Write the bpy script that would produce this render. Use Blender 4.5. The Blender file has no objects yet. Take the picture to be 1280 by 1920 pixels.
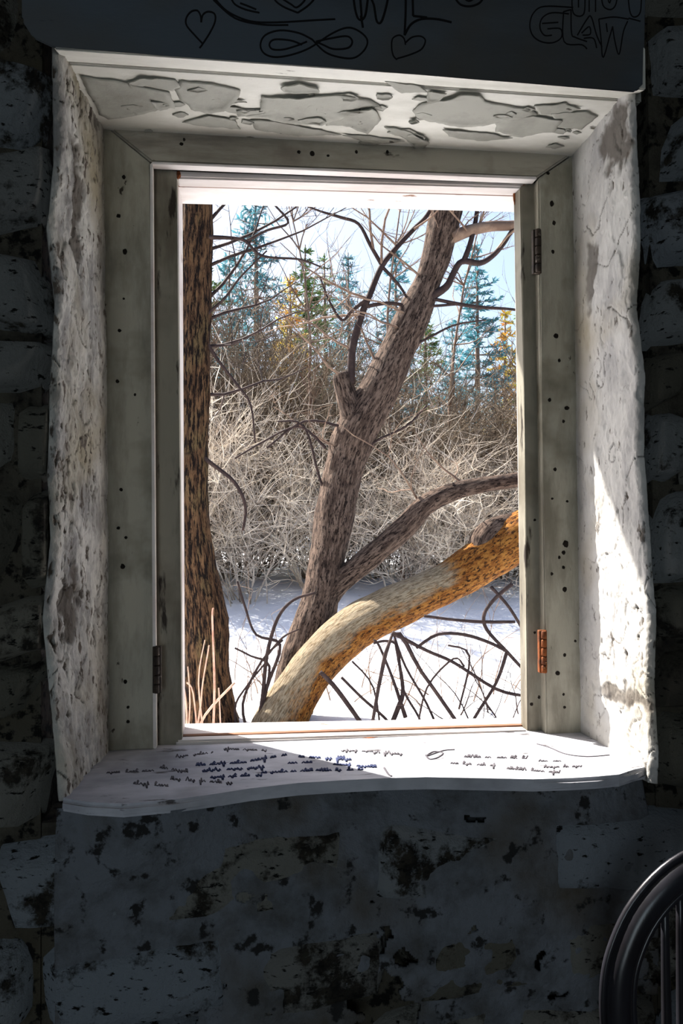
import bpy, bmesh, math, random
from mathutils import Vector, Matrix, noise

random.seed(7)
SC = bpy.context.scene
COL = SC.collection

# ------------------------------------------------------------------ camera
FPX = 1500.0                                   # focal length in pixels of the 1280 x 1920 frame
YAW, PIT, ROL = math.radians(7.3), math.radians(.95), math.radians(.25)
CAM = Vector((0, -1.3, 1.35))
FW = Vector((math.sin(YAW)*math.cos(PIT), math.cos(YAW)*math.cos(PIT), math.sin(PIT)))
R0 = Vector((math.cos(YAW), -math.sin(YAW), 0)); U0 = R0.cross(FW)
RT = R0*math.cos(ROL) - U0*math.sin(ROL); UP = U0*math.cos(ROL) + R0*math.sin(ROL)
cd = bpy.data.cameras.new('camera'); co = bpy.data.objects.new('camera', cd); COL.objects.link(co)
cd.sensor_fit = 'HORIZONTAL'; cd.sensor_width = 36; cd.lens = FPX/1280*36; cd.clip_start = .02; cd.clip_end = 500
m3 = Matrix((RT, UP, -FW)).transposed()
co.matrix_world = Matrix.Translation(CAM) @ m3.to_4x4()
SC.camera = co

# ------------------------------------------------------------------ world, sun, added room fill light, exposure
SC.view_settings.view_transform = 'Standard'; SC.view_settings.look = 'None'
SC.view_settings.exposure = 0.55; SC.view_settings.gamma = 1; SC.view_settings.use_curve_mapping = False
SUN_DIR = Vector((.92, -1, -1.516)).normalized()
w = bpy.data.worlds.new('sky'); SC.world = w; w.use_nodes = True
nt = w.node_tree; bg = nt.nodes['Background']
sky = nt.nodes.new('ShaderNodeTexSky'); sky.sky_type = 'NISHITA'; sky.sun_disc = False
sky.sun_elevation = math.asin(-SUN_DIR.z); sky.sun_rotation = math.atan2(-SUN_DIR.x, -SUN_DIR.y)
sky.altitude = 100; sky.air_density = 1.0; sky.dust_density = 4.0; sky.ozone_density = 2.0
nt.links.new(sky.outputs[0], bg.inputs[0]); bg.inputs[1].default_value = .19
sl = bpy.data.lights.new('sun', 'SUN'); sl.energy = 11.5; sl.angle = math.radians(.53); sl.color = (1, .95, .88)
so = bpy.data.objects.new('sun', sl); COL.objects.link(so)
so.rotation_euler = SUN_DIR.to_track_quat('-Z', 'Y').to_euler()
al = bpy.data.lights.new('room_fill_light', 'AREA'); al.shape = 'RECTANGLE'; al.size = .8; al.size_y = 1.8  # unseen fill lamp added to lift the dim room
al.energy = 11.0; al.color = (.80, .92, 1)
ao = bpy.data.objects.new('room_fill_light', al); COL.objects.link(ao)
ao.location = (-.75, -3.25, 1.1); ao.rotation_euler = (math.radians(90), 0, math.radians(-8))

# ------------------------------------------------------------------ helpers
def ray(x, y): return FW + RT*((x-640)/FPX) + UP*((960-y)/FPX)
def P(x, y, Y):
    d = ray(x, y); return CAM + d*((Y-CAM.y)/d.y)
def PZ(x, y, Z):
    d = ray(x, y); return CAM + d*((Z-CAM.z)/d.z)
def dep(p): return (p-CAM).dot(FW)
def lin(r, g, b):
    f = lambda c: (c/255/12.92) if c/255 <= .04045 else ((c/255+.055)/1.055)**2.4
    return (f(r), f(g), f(b), 1)
def fb(p, oct=4): return noise.fractal(p, 1.0, 2.0, oct)

def link(name, me, mat=None, parent=None):
    o = bpy.data.objects.new(name, me); COL.objects.link(o)
    if mat is not None:
        for m in (mat if isinstance(mat, (list, tuple)) else [mat]): me.materials.append(m)
    if parent is not None: o.parent = parent
    return o
def obj(name, bm, mat=None, parent=None, smooth=False):
    me = bpy.data.meshes.new(name)
    bmesh.ops.recalc_face_normals(bm, faces=bm.faces[:])
    bm.to_mesh(me); bm.free()
    if smooth: me.polygons.foreach_set('use_smooth', [True]*len(me.polygons))
    return link(name, me, mat, parent)
def thing(name, label, cat, loc=(0, 0, 0), group=None):
    o = bpy.data.objects.new(name, None); COL.objects.link(o); o.location = loc; o.empty_display_size = .05
    o['label'] = label; o['category'] = cat
    if group: o['group'] = group
    return o
def tag(o, label, cat, group=None, kind=None):
    o['label'] = label; o['category'] = cat
    if group: o['group'] = group
    if kind: o['kind'] = kind
    return o
def struct(o, label=None):
    o['kind'] = 'structure'
    if label: o['label'] = label
    return o
def box(bm, a, b):
    r = bmesh.ops.create_cube(bm, size=1)
    for v in r['verts']:
        v.co = Vector([(a[i]+b[i])/2 + v.co[i]*(b[i]-a[i]) for i in range(3)])
def prism(poly, off, bev=0, seg=2, bm=None):
    bm = bm or bmesh.new()
    n0 = len(bm.edges)
    A = [bm.verts.new(p) for p in poly]; B = [bm.verts.new(p+off) for p in poly]
    n = len(poly); bm.faces.new(A); bm.faces.new(B[::-1])
    for i in range(n): bm.faces.new((A[i], B[i], B[(i+1) % n], A[(i+1) % n]))
    if bev: bmesh.ops.bevel(bm, geom=bm.edges[:] if n0 == 0 else [e for e in bm.edges][n0:], offset=bev, segments=seg, affect='EDGES', clamp_overlap=True)
    return bm

def resample(pts, per):
    """Catmull-Rom through (Vector, radius) points."""
    out = []
    n = len(pts)
    for i in range(n-1):
        p0, p1, p2, p3 = pts[max(i-1, 0)], pts[i], pts[i+1], pts[min(i+2, n-1)]
        for k in range(per):
            t = k/per
            def cr(a, b, c, d): return (b*2 + (c-a)*t + (a*2-b*5+c*4-d)*t*t + (b*3-a-c*3+d)*t**3)*.5
            out.append((cr(p0[0], p1[0], p2[0], p3[0]), cr(p0[1], p1[1], p2[1], p3[1])))
    out.append(pts[-1]); return out

class Geo:
    """collects tubes and blades for one mesh (with uv: u round, v along in metres)"""
    def __init__(s): s.v = []; s.f = []; s.at = []; s.bk = []
    def tube(s, pts, sides=6, bark=0, freq=14, cap=True, attr=None):
        b0 = len(s.v); n = len(pts)
        t = (pts[1][0]-pts[0][0]).normalized()
        a = Vector((0, 0, 1)) if abs(t.z) < .9 else Vector((1, 0, 0))
        nx = t.cross(a).normalized(); L = 0
        for i, (p, r) in enumerate(pts):
            if i < n-1: t2 = (pts[i+1][0]-p)
            else: t2 = p-pts[i-1][0]
            if t2.length > 1e-9: t = t2.normalized()
            nx = (nx - t*nx.dot(t)); nx = nx.normalized() if nx.length > 1e-6 else t.orthogonal().normalized()
            ny = t.cross(nx)
            if i: L += (p-pts[i-1][0]).length
            for k in range(sides):
                an = 2*math.pi*k/sides; d = nx*math.cos(an)+ny*math.sin(an); rr = r
                if bark:
                    q = Vector((math.cos(an)*freq*.22, math.sin(an)*freq*.22, L*3.2))
                    ridge = abs(noise.noise(q*1.3)) + .5*abs(noise.noise(q*2.9))
                    lump = noise.noise(Vector((math.cos(an), math.sin(an), L*3.0)))
                    rr = r*(1+bark*(ridge-.35)*1.5 + bark*.9*lump)
                s.v.append(p+d*rr); s.bk += [math.cos(an)*r, math.sin(an)*r, L]
                s.at.append(attr(i/(n-1), d) if attr else 0.0)
        for i in range(n-1):
            for k in range(sides):
                k2 = (k+1) % sides
                s.f.append((b0+i*sides+k, b0+i*sides+k2, b0+(i+1)*sides+k2, b0+(i+1)*sides+k))
        if cap:
            s.f.append(tuple(b0+k for k in range(sides))[::-1])
            s.f.append(tuple(b0+(n-1)*sides+k for k in range(sides)))
    def blade(s, p, d, side, L, W):
        b0 = len(s.v); e = d*L
        s.v += [p-side*W*.5, p+e*.5+side*W*.1-side*W*.6, p+e, p+e*.5+side*W*.6]; s.at += [0]*4; s.bk += [0]*12
        s.f.append((b0, b0+1, b0+2, b0+3))
    def mesh(s, name, smooth=True, attr=False):
        me = bpy.data.meshes.new(name); me.from_pydata(s.v, [], s.f)
        if smooth: me.polygons.foreach_set('use_smooth', [True]*len(me.polygons))
        if attr:
            a = me.attributes.new('wear', 'FLOAT', 'POINT'); a.data.foreach_set('value', s.at)
            a = me.attributes.new('barkco', 'FLOAT_VECTOR', 'POINT'); a.data.foreach_set('vector', s.bk)
        return me
    def build(s, name, mat, parent=None, smooth=True, attr=False):
        return link(name, s.mesh(name, smooth, attr), mat, parent)

# ------------------------------------------------------------------ materials
def nodes(name, rough=.8, spec=.2):
    m = bpy.data.materials.new(name); m.use_nodes = True
    b = m.node_tree.nodes['Principled BSDF']; b.inputs['Roughness'].default_value = rough
    b.inputs['Specular IOR Level'].default_value = spec
    return m, m.node_tree, b
def mk_noise(t, scale, detail=6, rough=.6, stretch=None, kind='Object'):
    tc = t.nodes.new('ShaderNodeTexCoord'); mp = t.nodes.new('ShaderNodeMapping')
    mp.inputs['Scale'].default_value = stretch or (1, 1, 1)
    t.links.new(tc.outputs[kind], mp.inputs[0])
    n = t.nodes.new('ShaderNodeTexNoise'); n.inputs['Scale'].default_value = scale
    n.inputs['Detail'].default_value = detail; n.inputs['Roughness'].default_value = rough
    t.links.new(mp.outputs[0], n.inputs['Vector']); return n.outputs['Fac']
def ramp(t, fac, a, b):
    r = t.nodes.new('ShaderNodeMapRange'); r.inputs[1].default_value = a; r.inputs[2].default_value = b
    r.clamp = True; t.links.new(fac, r.inputs[0]); return r.outputs[0]
def mix(t, fac, a, b):
    x = t.nodes.new('ShaderNodeMix'); x.data_type = 'RGBA'
    if isinstance(fac, (int, float)): x.inputs['Factor'].default_value = fac
    else: t.links.new(fac, x.inputs['Factor'])
    for k, c in (('A', a), ('B', b)):
        s = [i for i in x.inputs if i.name == k and i.type == 'RGBA'][0]
        if isinstance(c, tuple): s.default_value = c
        else: t.links.new(c, s)
    return [o for o in x.outputs if o.type == 'RGBA'][0]
def bump(t, b, fac, strength, dist=.01):
    n = t.nodes.new('ShaderNodeBump'); n.inputs['Strength'].default_value = strength; n.inputs['Distance'].default_value = dist
    t.links.new(fac, n.inputs['Height']); t.links.new(n.outputs[0], b.inputs['Normal'])
def surf(name, base, patch, fleck=None, ps=5, pt=(.45, .65), fs=60, ft=(.62, .66), stretch=None, fstretch=None,
         bs=80, bst=.5, bd=.004, rough=.8, spec=.2, wear=None, grime=None, gs=2.5):
    m, t, b = nodes(name, rough, spec)
    c = mix(t, ramp(t, mk_noise(t, ps, 8, .65, stretch), *pt), base, patch)
    if grime: c = mix(t, ramp(t, mk_noise(t, gs, 4, .55), .5, .72), c, grime)
    if fleck: c = mix(t, ramp(t, mk_noise(t, fs, 5, .6, fstretch or stretch), *ft), c, fleck)
    if wear:
        a = t.nodes.new('ShaderNodeAttribute'); a.attribute_name = 'wear'
        c = mix(t, a.outputs['Fac'], c, wear)
    t.links.new(c, b.inputs['Base Color'])
    if bst: bump(t, b, mk_noise(t, bs, 8, .7, stretch), bst, bd)
    return m

M = {}
M['casing'] = surf('old_white_paint', lin(164, 159, 144), lin(124, 119, 106), lin(58, 50, 40), ps=16, pt=(.46, .64), fs=40, ft=(.655, .69),
                   stretch=(1, 1, .25), fstretch=(1, 1, .6), bs=60, bst=.7, bd=.003, rough=.55, grime=lin(108, 102, 86), gs=9)
M['casing_top'] = surf('old_white_paint_head', lin(162, 156, 143), lin(124, 116, 106), lin(56, 48, 40), ps=16, pt=(.46, .64), fs=30, ft=(.645, .68),
                   stretch=(.2, 1, 1), fstretch=(.35, 1, 1.2), bs=60, bst=.7, bd=.003, rough=.55, grime=lin(116, 104, 94), gs=9)
M['stop'] = surf('worn_sash_stop_paint', lin(136, 131, 117), lin(92, 86, 74), lin(44, 36, 28), ps=16, fs=36, ft=(.60, .66),
                 stretch=(1, 1, .2), bs=60, bst=.4, bd=.002, rough=.6, grime=lin(84, 76, 62), gs=6)
M['edge'] = surf('pale_jamb_and_lit_edge_paint', lin(214, 208, 204), lin(190, 178, 172), lin(120, 84, 60), ps=9, fs=30, ft=(.66, .7),
                 stretch=(.3, 1, 1), bs=60, bst=.3, bd=.002, rough=.6)
M['sill'] = surf('sill_white_paint', lin(186, 187, 194), lin(146, 147, 156), lin(84, 80, 80), ps=9, fs=44, ft=(.62, .67),
                 stretch=(.35, 1, 1), bs=50, bst=.35, bd=.002, rough=.5, grime=lin(122, 122, 126), gs=6)
M['soffit'] = surf('bare_white_board', lin(222, 220, 212), lin(196, 194, 184), lin(90, 84, 74), ps=8, fs=30, ft=(.68, .72),
                   stretch=(.4, 1, 1), bs=50, bst=.4, bd=.003, rough=.7)
M['flake'] = surf('peeling_grey_paint', lin(158, 157, 148), lin(136, 134, 126), lin(70, 66, 58), ps=10, fs=36, ft=(.68, .72), bs=60, bst=.4, bd=.002, rough=.6)
M['plaster'] = surf('crumbling_limewash', lin(196, 194, 188), lin(140, 138, 136), lin(92, 84, 76), ps=22, pt=(.42, .6), fs=70, ft=(.58, .64),
                    stretch=(1, 1, .45), bs=55, bst=.9, bd=.006, rough=.9, wear=lin(74, 66, 58), grime=lin(150, 140, 116), gs=4)
M['plaster_smooth'] = surf('smoother_limewash', lin(198, 196, 192), lin(168, 166, 164), lin(110, 104, 98), ps=18, pt=(.45, .65), fs=60, ft=(.62, .68),
                    stretch=(1, 1, .5), bs=50, bst=.8, bd=.004, rough=.9, wear=lin(84, 76, 68), grime=lin(160, 150, 128), gs=4)
M['lintel'] = surf('slate_painted_timber', lin(84, 92, 100), lin(70, 76, 82), lin(40, 42, 44), ps=6, fs=20, ft=(.70, .74), stretch=(.25, 1, 1),
                   bs=40, bst=.4, bd=.003, rough=.6, grime=lin(84, 80, 74), gs=3)
M['brown_wood'] = surf('bare_brown_wood', lin(128, 92, 70), lin(92, 68, 56), lin(50, 36, 28), ps=10, fs=30, stretch=(.2, 1, 1), bs=60, bst=.4, bd=.002)
M['ink'] = surf('scored_black_line', lin(20, 20, 22), lin(28, 28, 30), bst=0, rough=.9)
M['blue_ink'] = surf('faded_blue_ink', lin(34, 44, 78), lin(58, 66, 100), bst=0, rough=.8)
M['faded_ink'] = surf('faded_grey_ink', lin(74, 70, 76), lin(104, 100, 104), bst=0, rough=.8)
M['rust'] = surf('rusty_iron', lin(122, 66, 30), lin(62, 36, 24), lin(170, 110, 60), ps=60, fs=120, bs=200, bst=.7, bd=.002, rough=.8)
M['dark_iron'] = surf('dark_hinge_iron', lin(58, 48, 40), lin(34, 28, 26), lin(150, 140, 128), ps=60, fs=110, ft=(.64, .67), bs=200, bst=.7, bd=.002, rough=.6)
M['hole_gap'] = surf('nail_hole_and_gap_shade', lin(26, 22, 18), lin(34, 28, 22), bst=0, rough=1)
M['mortar'] = surf('dark_sooty_mortar', lin(84, 80, 70), lin(46, 43, 39), lin(20, 20, 18), ps=14, fs=50, ft=(.52, .6), bs=60, bst=1, bd=.01, rough=1,
                   grime=lin(76, 70, 56), gs=5)
M['apron'] = surf('thin_grey_plaster', lin(116, 121, 128), lin(86, 88, 90), lin(44, 44, 44), ps=14, fs=26, ft=(.58, .63), bs=60, bst=1, bd=.008, rough=.9,
                  grime=lin(84, 74, 56), gs=5)
M['room'] = surf('dim_room_plaster', lin(120, 118, 112), lin(90, 88, 82), ps=4, bs=20, bst=.4)
M['boards'] = surf('worn_floor_boards', lin(96, 82, 66), lin(70, 58, 46), ps=5, stretch=(8, .6, 1), bs=20, bst=.4)
M['chair'] = surf('black_varnished_wood', lin(40, 40, 46), lin(28, 26, 28), ps=12, stretch=(1, 1, .3), bs=60, bst=.2, bd=.001, rough=.28, spec=.5)
M['snow'] = surf('snow', (.86, .88, .92, 1), (.80, .83, .88, 1), ps=1.2, bs=9, bst=.4, bd=.05, rough=.6, fleck=lin(190, 178, 160), fs=7, ft=(.64, .74))
M['log'] = surf('rough_outer_wall', lin(150, 140, 126), lin(120, 110, 98), ps=6, bs=20, bst=.5)

def stone_mat():
    m, t, b = nodes('limewashed_stone', .9, .2)
    oi = t.nodes.new('ShaderNodeObjectInfo')
    cr = t.nodes.new('ShaderNodeValToRGB'); cr.color_ramp.interpolation = 'LINEAR'
    for i, (pos, c) in enumerate([(0, lin(70, 66, 58)), (.2, lin(104, 102, 92)), (.45, lin(136, 136, 130)), (.7, lin(138, 146, 154)), (1, lin(122, 118, 106))]):
        e = cr.color_ramp.elements[i] if i < 2 else cr.color_ramp.elements.new(pos)
        e.position = pos; e.color = c
    t.links.new(oi.outputs['Random'], cr.inputs[0])
    bare = mix(t, ramp(t, mk_noise(t, 40, 6, .7), .4, .6), lin(60, 56, 48), lin(30, 29, 27))
    c = mix(t, ramp(t, mk_noise(t, 7, 9, .72), .52, .58), cr.outputs[0], bare)
    c = mix(t, ramp(t, mk_noise(t, 60, 4, .6, (1, 1, 2.5)), .60, .66), c, lin(22, 22, 20))
    t.links.new(c, b.inputs['Base Color']); bump(t, b, mk_noise(t, 45, 10, .72), 1.0, .012); return m
M['stone'] = stone_mat()

def bark_mat(name, a, b_, dark, scale=26, along=.16, wear=None, bd=.03, lich=None, dk=(.50, .57)):
    m, t, b = nodes(name, .9, .15)
    co = t.nodes.new('ShaderNodeAttribute'); co.attribute_name = 'barkco'
    def nz(sc, al, det=9, ro=.7):
        mp = t.nodes.new('ShaderNodeMapping'); mp.inputs['Scale'].default_value = (1, 1, al); t.links.new(co.outputs['Vector'], mp.inputs[0])
        n = t.nodes.new('ShaderNodeTexNoise'); n.inputs['Scale'].default_value = sc; n.inputs['Detail'].default_value = det
        n.inputs['Roughness'].default_value = ro; t.links.new(mp.outputs[0], n.inputs['Vector']); return n.outputs['Fac']
    n = nz(scale, along)
    c = mix(t, ramp(t, n, .44, .56), a, b_)
    if lich: c = mix(t, ramp(t, nz(5, .6, 6, .6), .52, .62), c, lich)
    c = mix(t, ramp(t, nz(scale*1.7, along*1.2, 9, .75), *dk), c, dark)
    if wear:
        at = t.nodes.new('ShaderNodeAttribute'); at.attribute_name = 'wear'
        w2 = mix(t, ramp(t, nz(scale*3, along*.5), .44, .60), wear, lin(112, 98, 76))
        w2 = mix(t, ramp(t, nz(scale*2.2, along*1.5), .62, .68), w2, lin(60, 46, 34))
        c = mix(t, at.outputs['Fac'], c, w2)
    t.links.new(c, b.inputs['Base Color']); bump(t, b, n, 1.0, bd); return m
M['bark_left'] = bark_mat('furrowed_brown_bark', lin(82, 58, 40), lin(122, 92, 64), lin(24, 16, 13), scale=40, along=.13, lich=lin(112, 92, 62), dk=(.47, .54))
M['bark_main'] = bark_mat('grey_brown_bark', lin(84, 68, 58), lin(128, 108, 94), lin(36, 26, 22), scale=44, along=.2)
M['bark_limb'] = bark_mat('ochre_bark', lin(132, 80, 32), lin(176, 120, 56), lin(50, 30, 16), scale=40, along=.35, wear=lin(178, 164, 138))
M['twig_shade'] = surf('shade_toned_twig_bark', lin(128, 114, 96), lin(82, 70, 58), ps=3, bst=0, rough=.8)  # darker twig colour, paints shade into the rear thicket rows
M['twig_dark'] = surf('dark_twig_bark', lin(54, 42, 40), lin(76, 60, 54), ps=20, bst=0, rough=.8)
M['twig_mid'] = surf('brown_twig_bark', lin(118, 96, 82), lin(150, 126, 106), ps=10, bst=0, rough=.8)
M['twig_tan'] = surf('tan_twig_bark', lin(236, 222, 200), lin(176, 156, 134), ps=3, bst=0, rough=.8)
M['twig_grey'] = surf('grey_twig_bark', lin(196, 184, 168), lin(96, 82, 72), ps=3, bst=0, rough=.8)
M['stalk'] = surf('dry_pink_stalk', lin(222, 182, 156), lin(190, 140, 116), ps=12, bst=0, rough=.8)
def needle_mat(name, a, b_):
    m = surf(name, a, b_, ps=1.6, pt=(.4, .6), bst=0, rough=.6)
    t = m.node_tree; b = t.nodes['Principled BSDF']; out = t.nodes['Material Output']
    tr = t.nodes.new('ShaderNodeBsdfTranslucent'); ms = t.nodes.new('ShaderNodeMixShader'); ms.inputs[0].default_value = .3
    t.links.new(b.inputs['Base Color'].links[0].from_socket, tr.inputs[0])
    t.links.new(b.outputs[0], ms.inputs[1]); t.links.new(tr.outputs[0], ms.inputs[2]); t.links.new(ms.outputs[0], out.inputs[0]); return m
M['needle_blue'] = needle_mat('blue_green_needles', lin(92, 150, 164), lin(56, 106, 112))
M['needle_green'] = needle_mat('green_needles', lin(92, 118, 62), lin(58, 84, 52))
M['needle_gold'] = needle_mat('yellow_green_needles', lin(190, 180, 60), lin(190, 130, 60))

# ------------------------------------------------------------------ the setting: room shell
YW = -.217                                     # inner wall face;  window board face is y = 0; outer wall face y = .14
ZS = .997                                      # sill top
def shell(name, boxes, mat, label):
    bm = bmesh.new()
    for a, b in boxes: box(bm, a, b)
    return struct(obj(name, bm, mat), label)
# core of the window wall (mortar) around the opening
wall = shell('wall_front', [((-2, -.188, 0), (-.262, .14, 2.6)), ((.605, -.188, 0), (2, .14, 2.6)),
                            ((-.262, -.185, 2.03), (.605, .14, 2.6)), ((-.262, -.185, 0), (.605, .14, .955))], M['mortar'],
             'rubble stone wall with dark sooty joints round the small window')
shell('wall_left', [((-2.15, -3.4, 0), (-2, .14, 2.6))], M['room'], 'plain side wall left of the window wall')
shell('wall_right', [((2, -3.4, 0), (2.15, .14, 2.6))], M['room'], 'plain side wall right of the window wall')
shell('wall_back', [((-2.15, -3.55, 0), (-1.2, -3.4, 2.6)), ((-.3, -3.55, 0), (2.15, -3.4, 2.6)), ((-1.2, -3.55, 2.05), (-.3, -3.4, 2.6))],
      M['room'], 'back wall with an added doorway opening behind the viewer')  # doorway made up to let fill light in from behind
shell('floor', [((-2.15, -3.55, -.1), (2.15, .14, 0))], M['boards'], 'worn floor of the room')
shell('ceiling', [((-2.15, -3.55, 2.6), (2.15, .14, 2.7))], M['room'], 'ceiling of the room')
# eave above the window, outside: its edge throws the slanting top of the sun patch
shell('roof_eave', [((-2.4, .1, 2.60), (2.4, .655, 2.66)), ((-2.4, .60, 2.56), (2.4, .655, 2.66))], M['log'], 'roof eave above the window outside')

# ------------------------------------------------------------------ plaster reveals
def polyline(pts, t):
    """pts = [(key, Vector)], interpolate by key 0..1"""
    for (a, p), (b, q) in zip(pts, pts[1:]):
        if t <= b: return p.lerp(q, (t-a)/(b-a) if b > a else 0)
    return pts[-1][1]
def reveal(name, back, front, inward, seed, nt_=460, ns=110, spots=(), pitted=.47, relief=1, mat='plaster'):
    """rough plaster from the window board to the room, rolling over on to the wall face"""
    v, at, f = [], [], []
    side = -inward
    for i in range(nt_+1):
        t = i/nt_
        A, B = polyline(back, t), polyline(front, t)
        for j in range(ns+1):
            s = j/ns
            if s <= .82:
                p = A.lerp(B, s/.82*.95); n = inward.copy()
            else:
                k = (s-.82)/.18; r = .011; E = A.lerp(B, .95)
                an = min(1, k*1.5)*math.pi/2
                p = E + side*(r*(1-math.cos(an))) + Vector((0, -1, 0))*(r*math.sin(an))
                if k > .667: p += side*((k-.667)*.015) + Vector((0, (k-.667)*.06, 0))
                n = (inward*math.cos(an) + Vector((0, -1, 0))*math.sin(an)).normalized()
            q = Vector((p.x*.9+seed, p.y*1.1, p.z))
            h = .0036*fb(q*9, 3) + .0022*fb(q*40, 3) + .0016*fb(q*110, 2)
            dens = fb(q*5+Vector((3, 1, 9)), 3)
            pit = fb(Vector((q.x*80+5, q.y*85, q.z*38)), 4) + .55*dens
            amt = max(0, min(1, (pit-pitted)/.14))
            amp = .35 + .65*min(1, s/.4)
            for (st, ss, rt, rs_) in spots:
                d = math.hypot((t-st)/rt, (s-ss)/rs_) + .7*fb(q*26, 4)
                amt = max(amt, .85*max(0, min(1, (1-d)*3)))
            h -= .0035*amt
            lay = fb(q*12+Vector((seed*2, 7, 1)), 4)          # lost top coats with a crisp step
            if lay > .18: h -= .0022
            crk = abs(fb(q*7.5+Vector((seed, 2, 4)), 3))
            if crk < .010: h -= .003; amt = max(amt, .7)
            v.append(p + n*(h*amp*relief)); at.append(amt*amp)
    for i in range(nt_):
        for j in range(ns):
            a = i*(ns+1)+j; f.append((a, a+1, a+ns+2, a+ns+1))
    me = bpy.data.meshes.new(name); me.from_pydata(v, [], f)
    a = me.attributes.new('wear', 'FLOAT', 'POINT'); a.data.foreach_set('value', at)
    me.polygons.foreach_set('use_smooth', [True]*len(f))
    return link(name, me, M[mat], wall)
def keyed(px, Y):
    ps = [P(x, y, Y) for x, y in px]; z0, z1 = ps[0].z, ps[-1].z
    return [((p.z-z0)/(z1-z0), p) for p in ps]
lf = keyed([(x+9, y) for x, y in [(104, 78), (105, 190), (107, 300), (92, 430), (108, 560), (100, 700), (94, 880), (100, 1010), (84, 1160), (98, 1300), (112, 1440), (116, 1502)]], YW)
rf = keyed([(x-8, y) for x, y in [(1186, 160), (1192, 330), (1197, 440), (1188, 580), (1204, 700), (1202, 850), (1214, 1000), (1226, 1150), (1222, 1290), (1230, 1400), (1228, 1470)]], YW)
lb = keyed([(196, 205), (203, 800), (206, 1414)], .004)
rb = keyed([(1070, 260), (1078, 800), (1087, 1400)], .004)
reveal('plaster_reveal', lb, lf, Vector((1, 0, 0)), 3.1, spots=[(.2, .55, .10, .12), (.75, .6, .06, .12)])
reveal('plaster_reveal', rb, rf, Vector((-1, 0, 0)), 8.7, spots=[(.06, .66, .06, .2), (.24, .3, .05, .08), (.89, .55, .015, .4)], pitted=.8, relief=.6, mat='plaster_smooth')

# ------------------------------------------------------------------ rubble stones of the window wall
STONE_N = 0
def stone(cx, cz, w_, h_, seed, proud=.0):
    nx, nz = 9, 6; v, f = [], []
    for j in range(nz+1):
        for i in range(nx+1):
            a, b = i/nx*2-1, j/nz*2-1
            # squircle-ish plan so the corners are rounded
            k = 1 - .09*(a*a*b*b)
            wob = 1 + .10*noise.noise(Vector((a*1.3+seed, b*1.3, seed)))
            x = cx + a*w_/2*k*wob + b*.012*math.sin(seed*3)*w_/.15; z = cz + b*h_/2*k*wob + a*.014*math.sin(seed*7)
            e = max(abs(a), abs(b)); dome = 1-max(0, (e-.68)/.32)**2.4
            y = YW+.014 - (.022+proud)*dome - .007*fb(Vector((x*16+seed, z*16, seed)), 4)*min(1, dome+.2) + (.028 if e > .99 else 0)
            v.append((x, y, z))
    for j in range(nz):
        for i in range(nx):
            a = j*(nx+1)+i; f.append((a, a+1, a+nx+2, a+nx+1))
    me = bpy.data.meshes.new('stone'); me.from_pydata(v, [], f); me.polygons.foreach_set('use_smooth', [True]*len(f))
    return link('stone', me, M['stone'], wall)
rs = random.Random(11)
z = .34
LX, RX = -.243, .592                          # masonry stops at the plaster corners
while z < 2.36:
    h_ = rs.uniform(.085, .15)
    x = -1.02 - rs.uniform(0, .1)
    while x < 1.4:
        w_ = rs.uniform(.14, .32); x0, x1 = x, x+w_; x = x1
        if z+h_ > .965 and z < 2.0:
            if x0 < LX < x1: x1 = LX
            if x0 < RX < x1: x0 = RX
            if x0 >= LX-.01 and x1 <= RX+.01: continue
            if x1-x0 < .03: continue
        zc = z+h_/2; hh = h_-.012
        if zc+h_/2 > .958 and x0 > LX-.02 and x1 < RX+.02 and zc < 1.2: continue
        if 1.93 < zc < 2.25 and x1 > -.29 and x0 < .60:
            if x0 < -.29: x1 = -.29
            elif x1 > .60: x0 = .60
            else: continue
            if x1-x0 < .03: continue
        stone((x0+x1)/2, zc, x1-x0-.004, (hh+.008)*rs.uniform(.9, 1.02), rs.uniform(0, 50), rs.uniform(-.004, .006))
    z += h_

# ------------------------------------------------------------------ window_1: boards, stops, jambs, sill
win = struct(thing('window_1', 'small white painted window opening with bare casing boards and no sash', 'window', (.18, 0, ZS)))
del win['category']
def W(o):                                      # keep world placement under the window empty
    o.parent = win; o.matrix_parent_inverse = Matrix.Translation(-win.location); return o
def px_poly(pts, Y): return [P(x, y, Y) for x, y in pts]
IN = Vector((0, .03, 0))
W(obj('casing_board', prism(px_poly([(184, 225), (283, 306), (288, 800), (291, 1405), (196, 1412), (190, 800)], 0), IN, .003), M['casing']))
W(obj('casing_board', prism(px_poly([(184, 224), (1100, 270), (1007, 333), (284, 304)], 0), IN, .003), M['casing_top']))
W(obj('casing_board', prism(px_poly([(1101, 272), (1108, 1385), (1024, 1383), (1016, 800), (1009, 334)], 0), IN, .003), M['casing']))
W(obj('casing_lit_edge', prism(px_poly([(281, 306), (286, 306), (293, 1404), (287, 1404)], -.003), Vector((0, .02, 0)), .001), M['edge']))  # pale strips paint in the light caught along the casing edges
W(obj('casing_lit_edge', prism(px_poly([(284, 303), (1006, 331), (1006, 336), (284, 307)], -.003), Vector((0, .02, 0)), .001), M['edge']))
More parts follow.
